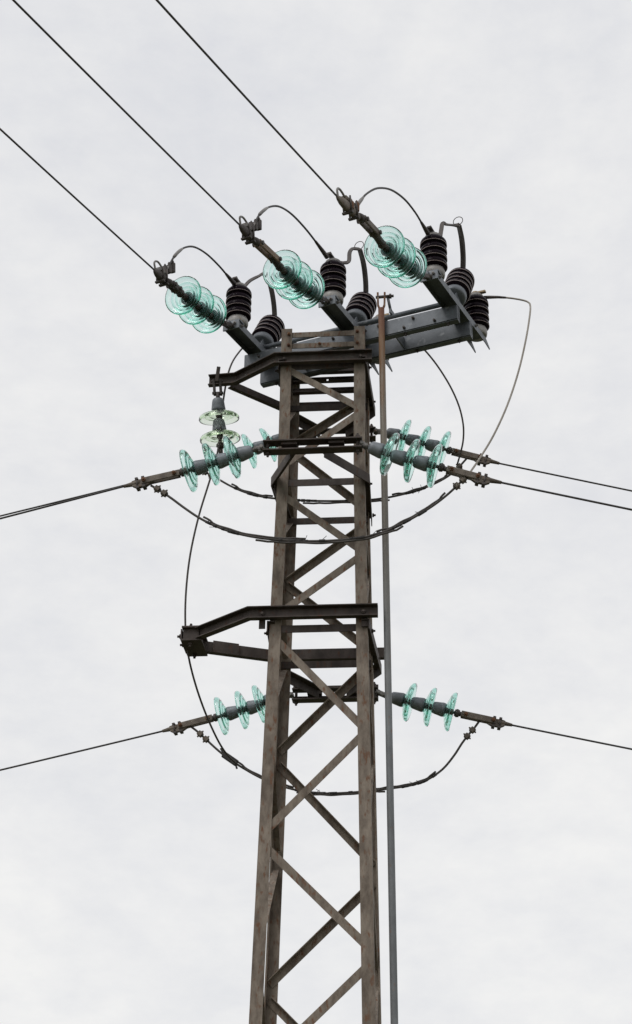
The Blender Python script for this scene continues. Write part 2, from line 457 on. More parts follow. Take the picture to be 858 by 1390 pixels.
def face_pt(face, t, z, inset=LEG_T):
    """point on a tower face: face 'f','b','l','r'; t = -1..1 across; on the inside of the leg flange"""
    h = W(z) / 2
    a = t * (h - 0.022)
    d = h - inset - 0.001
    return {'f': Vector((a, -d, z)), 'b': Vector((a, d, z)), 'l': Vector((-d, a, z)), 'r': Vector((d, a, z))}[face]
NRM = {'f': Vector((0, -1, 0)), 'b': Vector((0, 1, 0)), 'l': Vector((-1, 0, 0)), 'r': Vector((1, 0, 0))}
def brace(face, t0, z0, t1, z1, wd=0.043):
    p, q = face_pt(face, t0, z0 + G), face_pt(face, t1, z1 + G)
    n = NRM[face]
    d = (q - p).normalized(); s = d.cross(n).normalized()
    up = 1 if s.z > 0 else -1
    h = wd / 2; tk = 0.005
    prof = [(-h * up, 0), (h * up, 0), (h * up, -wd * 0.9), ((h - tk) * up, -wd * 0.9), ((h - tk) * up, -tk), (-h * up, -tk)]
    part('brace', MB().extr([p, q], prof, n), M['steel'], tower)
FR = [(-1, 1.65, 1, 1.335), (1, 1.315, -1, 0.945), (-1, 0.765, 1, 0.365), (1, 0.345, -1, -0.04), (-1, -0.16, 1, -0.73), (1, -0.74, -1, -1.305),
      (-1, -1.36, 1, -1.915), (1, -1.99, -1, -2.55), (-1, -2.63, 1, -3.22), (1, -3.30, -1, -3.93), (-1, -4.02, 1, -4.68), (1, -4.77, -1, -5.40)]
BK = [(1, 1.70, -1, 1.375), (-1, 1.33, 1, 0.90), (1, 0.79, -1, 0.42), (-1, 0.40, 1, -0.035), (1, -0.13, -1, -0.655), (-1, -0.735, 1, -1.32),
      (1, -1.42, -1, -1.97), (-1, -2.05, 1, -2.62), (1, -2.70, -1, -3.30), (-1, -3.40, 1, -4.03), (1, -4.12, -1, -4.76)]
LF = [(1, 1.60, -1, 1.22), (-1, 1.14, 1, 0.86), (1, 0.80, -1, 0.45), (-1, 0.38, 1, -0.08), (1, -0.17, -1, -0.62), (-1, -0.74, 1, -1.24),
      (1, -1.36, -1, -1.90), (-1, -2.0, 1, -2.55), (1, -2.64, -1, -3.22), (-1, -3.3, 1, -3.93), (1, -4.02, -1, -4.7)]
RF = [(-1, 1.60, 1, 1.22), (1, 1.14, -1, 0.80), (-1, 0.74, 1, 0.47), (1, 0.41, -1, -0.02), (-1, -0.12, 1, -0.62), (1, -0.76, -1, -1.27),
      (-1, -1.36, 1, -1.90), (1, -2.0, -1, -2.55), (-1, -2.64, 1, -3.22), (1, -3.3, -1, -3.93), (-1, -4.02, 1, -4.7)]
for f, L in (('f', FR), ('b', BK), ('l', LF), ('r', RF)):
    for a in L: brace(f, *a)
def flat(face, z, wd, m, t=0.006, hole=False, ext=1.0, off=0.0):
    n = NRM[face]
    p, q = face_pt(face, -ext, z + G), face_pt(face, ext, z + G)
    p = p - n * off; q = q - n * off
    if face == 'b':
        mb = MB()
        d_ = (q - p).normalized()
        pr2 = [(-wd / 2, 0), (wd / 2, 0), (wd / 2, -t), (-wd / 2 + t, -t), (-wd / 2 + t, -0.036), (-wd / 2, -0.036)]
        if hole:
            c = p + d_ * ((hole - p.x) / d_.x); e = 0.0075
            for a0, a1 in ((p, c - d_ * e), (c + d_ * e, q)): mb.extr([a0, a1], pr2, n)
            for a, b in ((-wd / 2, -e), (e, wd / 2)): mb.extr([c - d_ * e, c + d_ * e], [(a, 0), (b, 0), (b, -t), (a, -t)], n)
        else:
            mb.extr([p, q], pr2, n)
    else:
        mb = MB().extr([p, q], [(-wd / 2, 0), (wd / 2, 0), (wd / 2, -t), (-wd / 2, -t)], n)
    return part('crossbar', mb, m, tower)
flat('f', 1.888, 0.036, M['steel'])
flat('f', 1.806, 0.034, M['steel'])
flat('b', 1.935, 0.050, M['dark_steel'], hole=-0.03)
flat('b', 1.866, 0.046, M['dark_steel'], hole=-0.012)
flat('b', 1.784, 0.046, M['dark_steel'])
flat('l', 1.86, 0.040, M['steel'])
flat('r', 1.86, 0.040, M['steel'])
for z in (1.888, 1.806):
    bolts(tower, [(face_pt('f', t, z + G) + NRM['f'] * LEG_T, NRM['f']) for t in (-0.9, 0.9)], M['rust'])
bolts(tower, [(Vector((-0.02, -0.2595, G + 1.806)), (0, -1, 0))], M['rust'])

# channel and angle profiles (side, up)
def chan(h, b, t, open_side=1):
    o = open_side
    return [(0, -h / 2), (o * b, -h / 2), (o * b, -h / 2 + t), (o * t, -h / 2 + t), (o * t, h / 2 - t), (o * b, h / 2 - t), (o * b, h / 2), (0, h / 2)]
def ang(h, b, t, side=1, up=1):
    return [(0, 0), (side * b, 0), (side * b, up * t), (side * t, up * t), (side * t, up * h), (0, up * h)]

# --- suspension arms (A frames reaching left)
def a_frame(name, label, zc, front, rear, h, b, rh=0.9):
    arm = put(name, MB().extr([Vector((x, y, zc + G)) for x, y in front], chan(h, b, 0.006, 1), (0, 0, 1)).mesh(name, M['dark_steel']), tower)
    arm['label'] = label
    rb = MB().extr([Vector((x, y, zc + G)) for x, y in rear], chan(h * rh, b * 0.9, 0.006, -1), (0, 0, 1))
    part('rear_bar', rb, M['dark_steel'], arm)
    return arm
arm_top = a_frame('suspension_arm', 'upper bent arm reaching left with the hanging insulator', 1.69,
                  [(-0.735, -0.048), (-0.56, -0.062), (-0.285, -0.271), (0.305, -0.271)],
                  [(-0.60, -0.028), (-0.30, 0.262), (0.285, 0.268)], 0.075, 0.036, 0.62)
bolts(arm_top, [((x, -0.2735, G + 1.69), (0, -1, 0)) for x in (-0.235, 0.235)], M['dark_steel'], 0.013, 0.011)
arm_low = a_frame('suspension_arm', 'lower bent arm reaching left to an empty tip plate', -0.035,
                  [(-0.735, -0.015), (-0.385, -0.293), (-0.30, -0.293), (0.337, -0.293)],
                  [(-0.735, 0.125), (-0.33, 0.288), (0.345, 0.288)], 0.072, 0.042)
bolts(arm_low, [((x, -0.2955, G - 0.035), (0, -1, 0)) for x in (-0.318, 0.255)], M['dark_steel'], 0.014, 0.012)
tp = MB()
for z in (-0.078, 0.004):
    tp.box((-0.758, 0.055, G + z), ((0, 1, 0), (1, 0, 0), (0, 0, 1)), (0.122, 0.060, 0.005))
tp.box((-0.765, 0.055, G - 0.037), ((0, 1, 0), (1, 0, 0), (0, 0, 1)), (0.100, 0.046, 0.034))
part('tip_plate', tp, M['dark_steel'], arm_low)
tw = MB().box((-0.822, 0.055, G - 0.037), ((0, 1, 0), (0, 0, 1), (1, 0, 0)), (0.104, 0.034, 0.004))
part('end_plate', tw, M['dark_steel'], arm_low)
bolts(arm_low, [((-0.77, -0.03, G + 0.009), (0, 0, 1)), ((-0.77, 0.14, G + 0.009), (0, 0, 1)), ((-0.77, -0.03, G - 0.083), (0, 0, -1)), ((-0.77, 0.14, G - 0.083), (0, 0, -1)),
                ((-0.826, 0.10, G - 0.04), (-1, 0, 0)), ((-0.826, 0.0, G - 0.03), (-1, 0, 0))], M['dark_steel'], 0.014, 0.014)
a, b_ = Vector((-0.665, 0.148, G - 0.035)), Vector((-0.52, 0.208, G - 0.035))
sp = MB().extr([a, b_], [(0.004, -0.037), (0.010, -0.037), (0.010, 0.037), (0.004, 0.037)], (0, 0, 1))
part('splice_plate', sp, M['dark_steel'], arm_low)
for x in (-0.318, 0.262):
    ck = MB().box((x, -0.290, G - 0.095), ((0, 0, 1), (1, 0, 0), (0, 1, 0)), (0.026, 0.018, 0.004))
    part('clip_plate', ck, M['dark_steel'], arm_low)

# --- bracket arms: horizontal frames round the tower that hold the strain yokes clear of it
def bracket(label, z, side, yb, ytip, xl, xr, al, ar, yoke, yoke_y, dz):
    """side -1: reaches to the front, +1: to the rear"""
    zc = z + G
    x0 = W(zc) / 2 + 0.007
    back = -side * (W(zc) / 2 + 0.03)
    prof = ang(0.060, 0.050, 0.006, 1, -1)
    o = put('bracket_arm', MB().extr([Vector((-x0 - 0.006, back, zc)), Vector((xl, yb, zc)), Vector((al, ytip, zc))], ang(0.060, 0.045, 0.006, side, -1), (0, 0, 1)).mesh('bracket_arm', M['dark_steel']), tower)
    o['label'] = label
    part('side_bar', MB().extr([Vector((x0 + 0.006, back, zc)), Vector((xr, yb, zc)), Vector((ar, ytip, zc))], ang(0.060, 0.045, 0.006, -side, -1), (0, 0, 1)), M['dark_steel'], o)
    for s in (-1, 1):
        yy = s * (W(zc) / 2 - LEG_T - 0.006)
        part('tie_bar', MB().extr([Vector((-x0 + 0.006, yy, zc - 0.035)), Vector((x0 - 0.006, yy, zc - 0.035))], [(-0.003, -0.022), (0.003, -0.022), (0.003, 0.022), (-0.003, 0.022)], (0, 0, 1)), M['dark_steel'], o)
    # yoke: two stacked angles with a gap for the clevises
    for k in (1, -1):
        pts = [Vector((yoke[0], yoke_y, zc + k * dz)), Vector((yoke[1], yoke_y - 0.004, zc + k * dz))]
        part('yoke_bar', MB().extr(pts, [(-0.034, -0.021), (0.034, -0.021), (0.034, -0.013), (-0.026, -0.013), (-0.026, 0.021), (-0.034, 0.021)], (0, 0, 1)), M['dark_steel'], o)
    for f in (0.26, 0.74):
        sx = MB().box((yoke[0] + (yoke[1] - yoke[0]) * f, yoke_y + 0.005, zc), ((1, 0, 0), (0, 1, 0), (0, 0, 1)), (0.045, 0.022, dz - 0.0212))
        part('spacer', sx, M['dark_steel'], o)
    bs = []
    for f in (0.045, 0.955):
        x = yoke[0] + (yoke[1] - yoke[0]) * f
        bs += [((x, yoke_y, zc + dz + 0.0), (0, 0, 1)), ((x, yoke_y, zc - dz - 0.0211), (0, 0, -1))]
        pin = MB().tube([(x, yoke_y, zc - dz), (x, yoke_y, zc + dz)], 0.009, 8)
        part('pin', pin, M['dark_steel'], o)
    bolts(o, bs, M['dark_steel'], 0.013, 0.016)
    bolts(o, [((s * (x0 + 0.012), -side * 0.20, zc - 0.03), (s, 0, 0)) for s in (-1, 1)] + [((s * (x0 + 0.014), side * 0.20, zc - 0.03), (s, 0, 0)) for s in (-1, 1)], M['dark_steel'], 0.012, 0.010)
    return o
bracket('front bracket holding the middle yoke toward the viewer', 0.871, -1, -0.262, -0.585, -0.297, 0.290, -0.15, 0.05, (-0.297, 0.268), -0.640, 0.029)
bracket('upper bracket holding its yoke behind the tower', 1.69, 1, 0.325, 0.585, -0.30, 0.292, -0.09, 0.09, (-0.318, 0.276), 0.630, 0.034)
bracket('lower bracket holding its yoke behind the tower', -0.08, 1, 0.37, 0.745, -0.322, 0.322, -0.09, 0.09, (-0.256, 0.278), 0.795, 0.034)

# ------------------------------------------------------------------ switch crossarm on the tower head
TH = math.radians(-19.15)
U = Vector((math.cos(TH), math.sin(TH), 0)); V = Vector((-math.sin(TH), math.cos(TH), 0)); Zv = Vector((0, 0, 1))
O = Vector((-0.535, 0.096, 0))
def S(u, v, z): return O + U * u + V * v + Zv * (z + G)
xarm = thing('crossarm', S(0.72, 0.1, 1.88), 'galvanised twin channel crossarm lying slantwise on the tower head', 'crossarm')
part('channel', MB().extr([S(-0.005, 0, 1.93), S(1.447, 0, 1.93)], chan(0.10, -0.050, -0.0065, 1), (0, 0, 1)), M['galv'], xarm)
part('channel', MB().extr([S(0.012, 0.20, 1.93), S(1.460, 0.20, 1.93)], chan(0.10, -0.050, -0.0065, 1), (0, 0, 1)), M['galv'], xarm)
for u in (0.35, 1.02):
    part('spacer_plate', MB().box(S(u, 0.122, 1.93), (V, U, Zv), (0.076, 0.004, 0.040)), M['galv'], xarm)
bolts(xarm, [(S(u, -0.001, 1.945), -V) for u in (0.10, 0.62, 0.84)] + [(S(u, -0.001, 1.90 + 0.055 * (i % 2)), -V) for i, u in enumerate((1.10, 1.16, 1.30, 0.93))], M['fit_dark'], 0.010, 0.008)
bolts(xarm, [(S(u, 0.225, 1.8795), (0, 0, -1)) for u in (0.12, 0.78, 1.10, 1.38)] + [(S(u, 0.025, 1.8795), (0, 0, -1)) for u in (0.12, 1.10, 1.38)], M['fit_dark'], 0.012, 0.012)

# operating shaft along the crossarm
shaft = thing('switch_shaft', S(0.72, 0.055, 2.045), 'round grey operating shaft lying along the top of the crossarm', 'shaft')
part('tube', MB().tube([S(0.0, 0.055, 2.047), S(1.44, 0.055, 2.047)], 0.016, 12), M['galv'], shaft)
part('crank', MB().box(S(1.0, 0.045, 2.068), (V, U, Zv), (0.030, 0.006, 0.016)), M['galv'], shaft)

# --- porcelain post insulator (local z up, foot at 0); parts share meshes
def post_meshes():
    foot = MB().lathe([(0.0, 0.0), (0.058, 0.0), (0.064, 0.006), (0.067, 0.02), (0.067, 0.040), (0.061, 0.058), (0.05, 0.064), (0.0, 0.064)], 28).mesh('foot', M['base_metal'])
    foot_b = MB().lathe([(0.0, 0.0), (0.058, 0.0), (0.066, 0.006), (0.070, 0.02), (0.069, 0.044), (0.062, 0.060), (0.05, 0.064), (0.0, 0.064)], 28).mesh('foot', M['galv'])
    p = [(0.0, 0.058), (0.055, 0.058), (0.062, 0.064)]
    PT = 0.0545
    for i in range(4):
        z = 0.069 + i * PT
        p += [(0.074, z), (0.0815, z + 0.006), (0.0830, z + 0.014), (0.0815, z + 0.028), (0.0775, z + 0.037), (0.072, z + 0.043), (0.066, z + 0.046), (0.065, z + 0.052)]
    zt = 0.069 + 4 * PT
    p += [(0.054, zt), (0.0, zt)]
    body = MB().lathe(p, 32).mesh('porcelain_body', M['porcelain'])
    rim = MB()
    for i in range(4):
        z = 0.069 + i * PT
        rim.lathe([(0.0800, z + 0.0038), (0.0826, z + 0.0046), (0.0834, z + 0.0062), (0.0818, z + 0.0068)], 32, closed=True)
    rim = rim.mesh('pale_rim', M['rim'])
    cap = MB().lathe([(0.0, zt - 0.004), (0.050, zt - 0.004), (0.052, zt + 0.010), (0.050, zt + 0.024), (0.038, zt + 0.035), (0.0, zt + 0.038)], 24).mesh('metal_cap', M['fit_grey'])
    return foot, foot_b, body, rim, cap, zt + 0.038
FOOT, FOOT_B, BODY, RIM, CAPM, POST_H = post_meshes()
def post(parent, p, ax, sc=1.0, ft=None):
    q = Vector(ax).to_track_quat('Z', 'Y')
    b = put('porcelain_insulator', BODY, parent, p, q)
    b.scale = (sc, sc, sc)
    for nm, me in (('foot', ft or FOOT), ('pale_rim', RIM), ('metal_cap', CAPM)):
        o = put(nm, me, b, p); o.location = (0, 0, 0)
    return b
WHICH = {'l': ('left', 0.055), 'm': ('middle', 0.715), 'r': ('right', 1.385)}
TILT = math.radians(32)
MIDAX = (Zv * math.cos(TILT) + V * math.sin(TILT)).normalized()
LBL = {'l': 'leftmost switch pole, three brown porcelain insulators on a grey arm above the left tower leg',
       'm': 'middle switch pole with wire loop, three brown porcelain insulators beside the rusty pipe top',
       'r': 'rightmost switch pole with wire loop, three brown porcelain insulators at the crossarm end'}
for k in 'lmr':
    nm, u = WHICH[k]
    sw = thing('switch_pole', S(u, 0.09, 1.985), LBL[k], 'switch pole', 'switch poles on the crossarm')
    A = lambda du, v, z: S(u + du + 0.05 * (v + 0.25), v, z)
    # arm: inverted channel with flanges hanging down, pointed rear ends
    hw = 0.050
    arm = MB()
    arm.loft([[A(s * a, v, z) for s, a, z in ((-1, hw, 1.983), (-1, hw, 2.030), (1, hw, 2.030), (1, hw, 1.983), (1, hw - 0.005, 1.983), (1, hw - 0.005, 2.025), (-1, hw - 0.005, 2.025), (-1, hw - 0.005, 1.983))] for v in (-0.30, 0.47)])
    for s in (-1, 1):
        arm.add([A(s * (hw - e), v, z) for e in (0, 0.005) for v, z in ((0.47, 1.983), (0.545, 1.975), (0.545, 1.985), (0.47, 2.030))],
                [(0, 1, 2, 3), (7, 6, 5, 4), (0, 4, 5, 1), (1, 5, 6, 2), (2, 6, 7, 3), (3, 7, 4, 0)])
    part('base_arm', arm, M['galv'], sw)
    # front bracket of the arm
    fb = MB().box(A(0.0, -0.275, 2.036), (U, V, Zv), (0.058, 0.034, 0.005)).box(A(0.0, -0.306, 2.005), (U, V, Zv), (0.056, 0.005, 0.030))
    fb.box(A(0.0, -0.322, 2.0), (V, U, Zv), (0.022, 0.006, 0.022))
    part('end_bracket', fb, M['galv'], sw)
    bolts(sw, [(A(s * 0.03, -0.3115, 2.012), -V) for s in (-1, 1)] + [(A(0.0505, -0.27, 2.008), U), (A(0.0505, 0.30, 2.008), U)], M['fit_grey'], 0.010, 0.009)
    fi = post(sw, A(0.0, -0.228, 2.041), Zv)
    # pivoting middle insulator on the shaft
    piv = A(0.0, 0.055, 2.047)
    mbase = piv + MIDAX * 0.050
    gus = MB()
    for s in (-1, 1):
        c0 = A(s * 0.030, 0.0, 2.030); c1 = A(s * 0.030, 0.12, 2.030); c2 = piv + U * s * 0.030 + MIDAX * 0.11 - V * 0.045
        e = U * 0.004
        gus.loft([[x - e for x in (c0, c1, c2)], [x + e for x in (c0, c1, c2)]])
    part('gusset', gus, M['galv'], sw)
    mi = post(sw, mbase, MIDAX, 1.09, FOOT_B)
    ri = post(sw, A(0.0, 0.455, 2.031), Zv)
    # terminals
    ftop = A(0, -0.228, 2.041 + POST_H); mtop = mbase + MIDAX * POST_H * 1.09; rtop = A(0, 0.455, 2.031 + POST_H)
    lug = MB().box(ftop + Zv * 0.010 - V * 0.03, (V, U, Zv), (0.045, 0.014, 0.006))
    lug.bolt(ftop + Zv * 0.016 - V * 0.045, Zv, 0.010, 0.012)
    part('terminal_lug', lug, M['fit_dark'], sw)
    # contact strap rising from the front cap to the hinge point, and the curved blade down to the middle cap
    if k == 'l':
        hinge = ftop + U * 0.115 + V * 0.155 + Zv * 0.150
        st = [ftop + U * 0.03 + V * 0.02 + Zv * 0.0, ftop + U * 0.05 + V * 0.05 + Zv * 0.055, ftop + U * 0.085 + V * 0.10 + Zv * 0.115, hinge - U * 0.02 - V * 0.02, hinge]
    elif k == 'm':
        hinge = ftop + U * 0.115 + V * 0.155 + Zv * 0.165
        st = [ftop + U * 0.03 + V * 0.02 - Zv * 0.005, ftop + U * 0.055 + V * 0.06 + Zv * 0.01, ftop + U * 0.075 + V * 0.075 + Zv * 0.03, ftop + U * 0.075 + V * 0.085 + Zv * 0.10, ftop + U * 0.085 + V * 0.11 + Zv * 0.145, hinge]
    else:
        hinge = ftop + U * 0.115 + V * 0.155 + Zv * 0.155
        st = [ftop + U * 0.035 + V * 0.03 + Zv * 0.0, ftop + U * 0.04 + V * 0.04 + Zv * 0.06, ftop + U * 0.045 + V * 0.055 + Zv * 0.115, ftop + U * 0.065 + V * 0.09 + Zv * 0.125, hinge - U * 0.02, hinge]
    part('contact_strap', MB().extr(smooth(st, 4), [(-0.013, -0.004), (0.013, -0.004), (0.013, 0.004), (-0.013, 0.004)], V), M['fit_dark'], sw)
    bl = smooth([hinge, hinge.lerp(mtop, 0.35) + U * 0.012 + Zv * 0.022, hinge.lerp(mtop, 0.7) + U * 0.012 + Zv * 0.018, mtop + MIDAX * 0.003], 5)
    part('blade', MB().extr(bl, [(-0.015, -0.009), (0.015, -0.009), (0.015, 0.009), (-0.015, 0.009)], V), M['fit_dark'], sw)
    cl = MB().box(mtop + MIDAX * 0.028 - U * 0.004, (MIDAX, U, V), (0.034, 0.022, 0.014), 0.004)
    cl.bolt(mtop + U * 0.030 - MIDAX * 0.008, MIDAX, 0.009, 0.02)
    part('blade_clamp', cl, M['fit_dark'], sw)
    if k != 'l':
        rc = hinge + Zv * 0.030 - U * 0.004
        ring = MB().tube([rc + (U * math.cos(t) + Zv * math.sin(t)) * 0.031 for t in [2 * math.pi * i / 28 for i in range(28)]] + [rc + U * 0.031], 0.0026, 6)
        part('loop', ring, M['fit_dark'], sw)
    rt_ = MB().lathe([(0, 0), (0.026, 0), (0.03, 0.012), (0.022, 0.022), (0, 0.024)], 14, rtop - Zv * 0.004)
    rt_.box(rtop + Zv * 0.010 + U * 0.03, (U, V, Zv), (0.04, 0.012, 0.006))
    part('rear_terminal', rt_, M['brass'], sw)

# ------------------------------------------------------------------ operating pipe up the right side
def pipe_mat():
    # zinc pipe whose coating is gone at the top: rust grows from the upper end
    m = M['pipe'].copy(); m.name = 'rust_topped_pipe'
    t = m.node_tree; b = t.nodes['Principled BSDF']
    src = b.inputs['Base Color'].links[0].from_socket
    co = t.nodes.new('ShaderNodeTexCoord'); sp = t.nodes.new('ShaderNodeSeparateXYZ')
    t.links.new(co.outputs['Object'], sp.inputs[0])
    nz = t.nodes.new('ShaderNodeTexNoise'); nz.inputs['Scale'].default_value = 9; nz.inputs['Detail'].default_value = 6
    mp = t.nodes.new('ShaderNodeMapping'); mp.inputs['Scale'].default_value = (5, 5, 0.5)
    t.links.new(co.outputs['Object'], mp.inputs['Vector']); t.links.new(mp.outputs['Vector'], nz.inputs['Vector'])
    def band(z0, z1, amp):
        a = t.nodes.new('ShaderNodeMath'); a.operation = 'MULTIPLY_ADD'
        a.inputs[1].default_value = amp
        t.links.new(nz.outputs['Fac'], a.inputs[0]); t.links.new(sp.outputs['Z'], a.inputs[2])
        r = t.nodes.new('ShaderNodeMapRange')
        r.inputs['From Min'].default_value = z0 + amp * 0.5; r.inputs['From Max'].default_value = z1 + amp * 0.5
        t.links.new(a.outputs[0], r.inputs['Value'])
        return r.outputs['Result']
    prev = src
    for fac, colr in ((band(4.6, 6.1, 1.2), (0.20, 0.175, 0.145)), (band(6.35, 6.9, 1.5), (0.185, 0.105, 0.055)), (band(6.95, 7.15, 0.4), (0.13, 0.052, 0.028))):
        mx = t.nodes.new('ShaderNodeMix'); mx.data_type = 'RGBA'
        t.links.new(fac, mx.inputs['Factor']); t.links.new(prev, mx.inputs[6]); mx.inputs[7].default_value = (*colr, 1)
        prev = mx.outputs[2]
    t.links.new(prev, b.inputs['Base Color'])
    return m
pipe = thing('operating_pipe', (0.408, -0.25, 0.3), 'thin grey vertical pipe with rusty orange top, right of the tower', 'pipe')
px = lambda z: 0.382 - 0.0107 * (z - G - 0.2)
part('tube', MB().tube([(px(z), -0.25, z) for z in (0.3, 3.0, G + 1.0, G + 2.06)], 0.0197, 14), pipe_mat(), pipe)
fk = MB()
xt, zt_ = px(G + 2.06), G + 2.06
for s in (-1, 1):
    fk.extr([(xt + s * 0.004, -0.25, zt_ - 0.02), (xt + s * 0.020, -0.245, zt_ + 0.03), (xt + s * 0.022, -0.24, zt_ + 0.13)], [(-0.006, -0.006), (0.006, -0.006), (0.006, 0.006), (-0.006, 0.006)], (0, 1, 0))
part('fork', fk, M['rust'], pipe)
fb2 = MB().tube([(xt - 0.035, -0.24, zt_ + 0.095), (xt + 0.05, -0.24, zt_ + 0.10)], 0.010, 8).bolt((xt + 0.05, -0.24, zt_ + 0.10), (1, 0, 0.05), 0.016, 0.014)
part('fork_pin', fb2, M['fit_dark'], pipe)
lv0 = Vector((xt + 0.040, -0.235, zt_ + 0.10)); lv1 = S(1.0, 0.028, 2.072)
part('link_rod', MB().tube([lv0, lv1], 0.009, 8), M['galv'], pipe)
for z in (G + 1.0, G - 0.3, G - 1.9, 2.0):
    hb = MB().box((px(z) - (px(z) - W(z) / 2) / 2, -0.252, z), ((1, 0, 0), (0, 1, 0), (0, 0, 1)), ((px(z) - W(z) / 2) / 2 - 0.012, 0.004, 0.012)) if z < G - 1.5 else None
    if hb and z < 3.0: part('pipe_clamp', hb, M['pipe'], pipe)

# ------------------------------------------------------------------ disc insulators (axis +z towards the tower end)
def disc_meshes(R, gm_, nm, fl=1.0):
    k = R / 0.1275
    prof = [(0.022, 0.046), (0.046, 0.043), (0.060, 0.0365), (0.078, 0.030), (0.096, 0.0235), (0.110, 0.0165), (0.119, 0.0095), (0.1255, 0.001), (0.1285, -0.010), (0.1278, -0.0200), (0.1240, -0.0245), (0.1195, -0.0225),
            (0.1170, -0.0140), (0.1140, -0.0010), (0.1070, 0.0070), (0.0990, 0.0100), (0.0955, 0.0070), (0.0930, 0.0000), (0.0900, -0.0030), (0.0870, 0.0010), (0.0840, 0.0110), (0.0780, 0.0190),
            (0.0720, 0.0200), (0.0690, 0.0150), (0.0665, 0.0070), (0.0635, 0.0040), (0.0605, 0.0090), (0.0575, 0.0190), (0.0510, 0.0270), (0.0420, 0.0300), (0.0330, 0.0310), (0.022, 0.030)]
    sh = MB().lathe([(r * k, (0.043 + (z - 0.043) * fl) * k) for r, z in prof], 48, closed=True).mesh('glass_shell', gm_)
    cap = MB().lathe([(0.0, 0.0425), (0.040, 0.0425), (0.0435, 0.046), (0.0445, 0.056), (0.043, 0.066), (0.041, 0.080), (0.0385, 0.100), (0.0345, 0.117), (0.026, 0.126), (0.012, 0.1275), (0.0, 0.1275)], 24).mesh('iron_cap', M['cap'])
    pin = MB().lathe([(0.0, 0.040), (0.0205, 0.040), (0.0205, 0.010), (0.016, 0.0), (0.0105, -0.006), (0.0095, -0.030), (0.012, -0.034), (0.0, -0.036)], 14).mesh('steel_pin', M['fit_dark'])
    return sh, cap, pin
DISC = {'big': disc_meshes(0.1275, M['glass'], 'a', 0.84), 'mid': disc_meshes(0.122, M['glass'], 'b', 0.84), 'pale': disc_meshes(0.1265, M['pale_glass'], 'c', 0.88)}
def disc(parent, p, ax, kind):
    sh, cap, pin = DISC[kind]
    w_ = Vector((random.gauss(0, 1), random.gauss(0, 1), random.gauss(0, 1))) * 0.022
    q = (Vector(ax).normalized() + w_).to_track_quat('Z', 'Y') @ Quaternion((0, 0, 1), random.uniform(0, 6.28))
    c = put('iron_cap', cap, parent, p, q)
    for nm, me in (('glass_shell', sh), ('steel_pin', pin)):
        o = put(nm, me, c, p); o.location = (0, 0, 0)
    return c
def basis(d):
    d = Vector(d).normalized()
    s = d.cross(Zv).normalized()
    return d, s, s.cross(d)
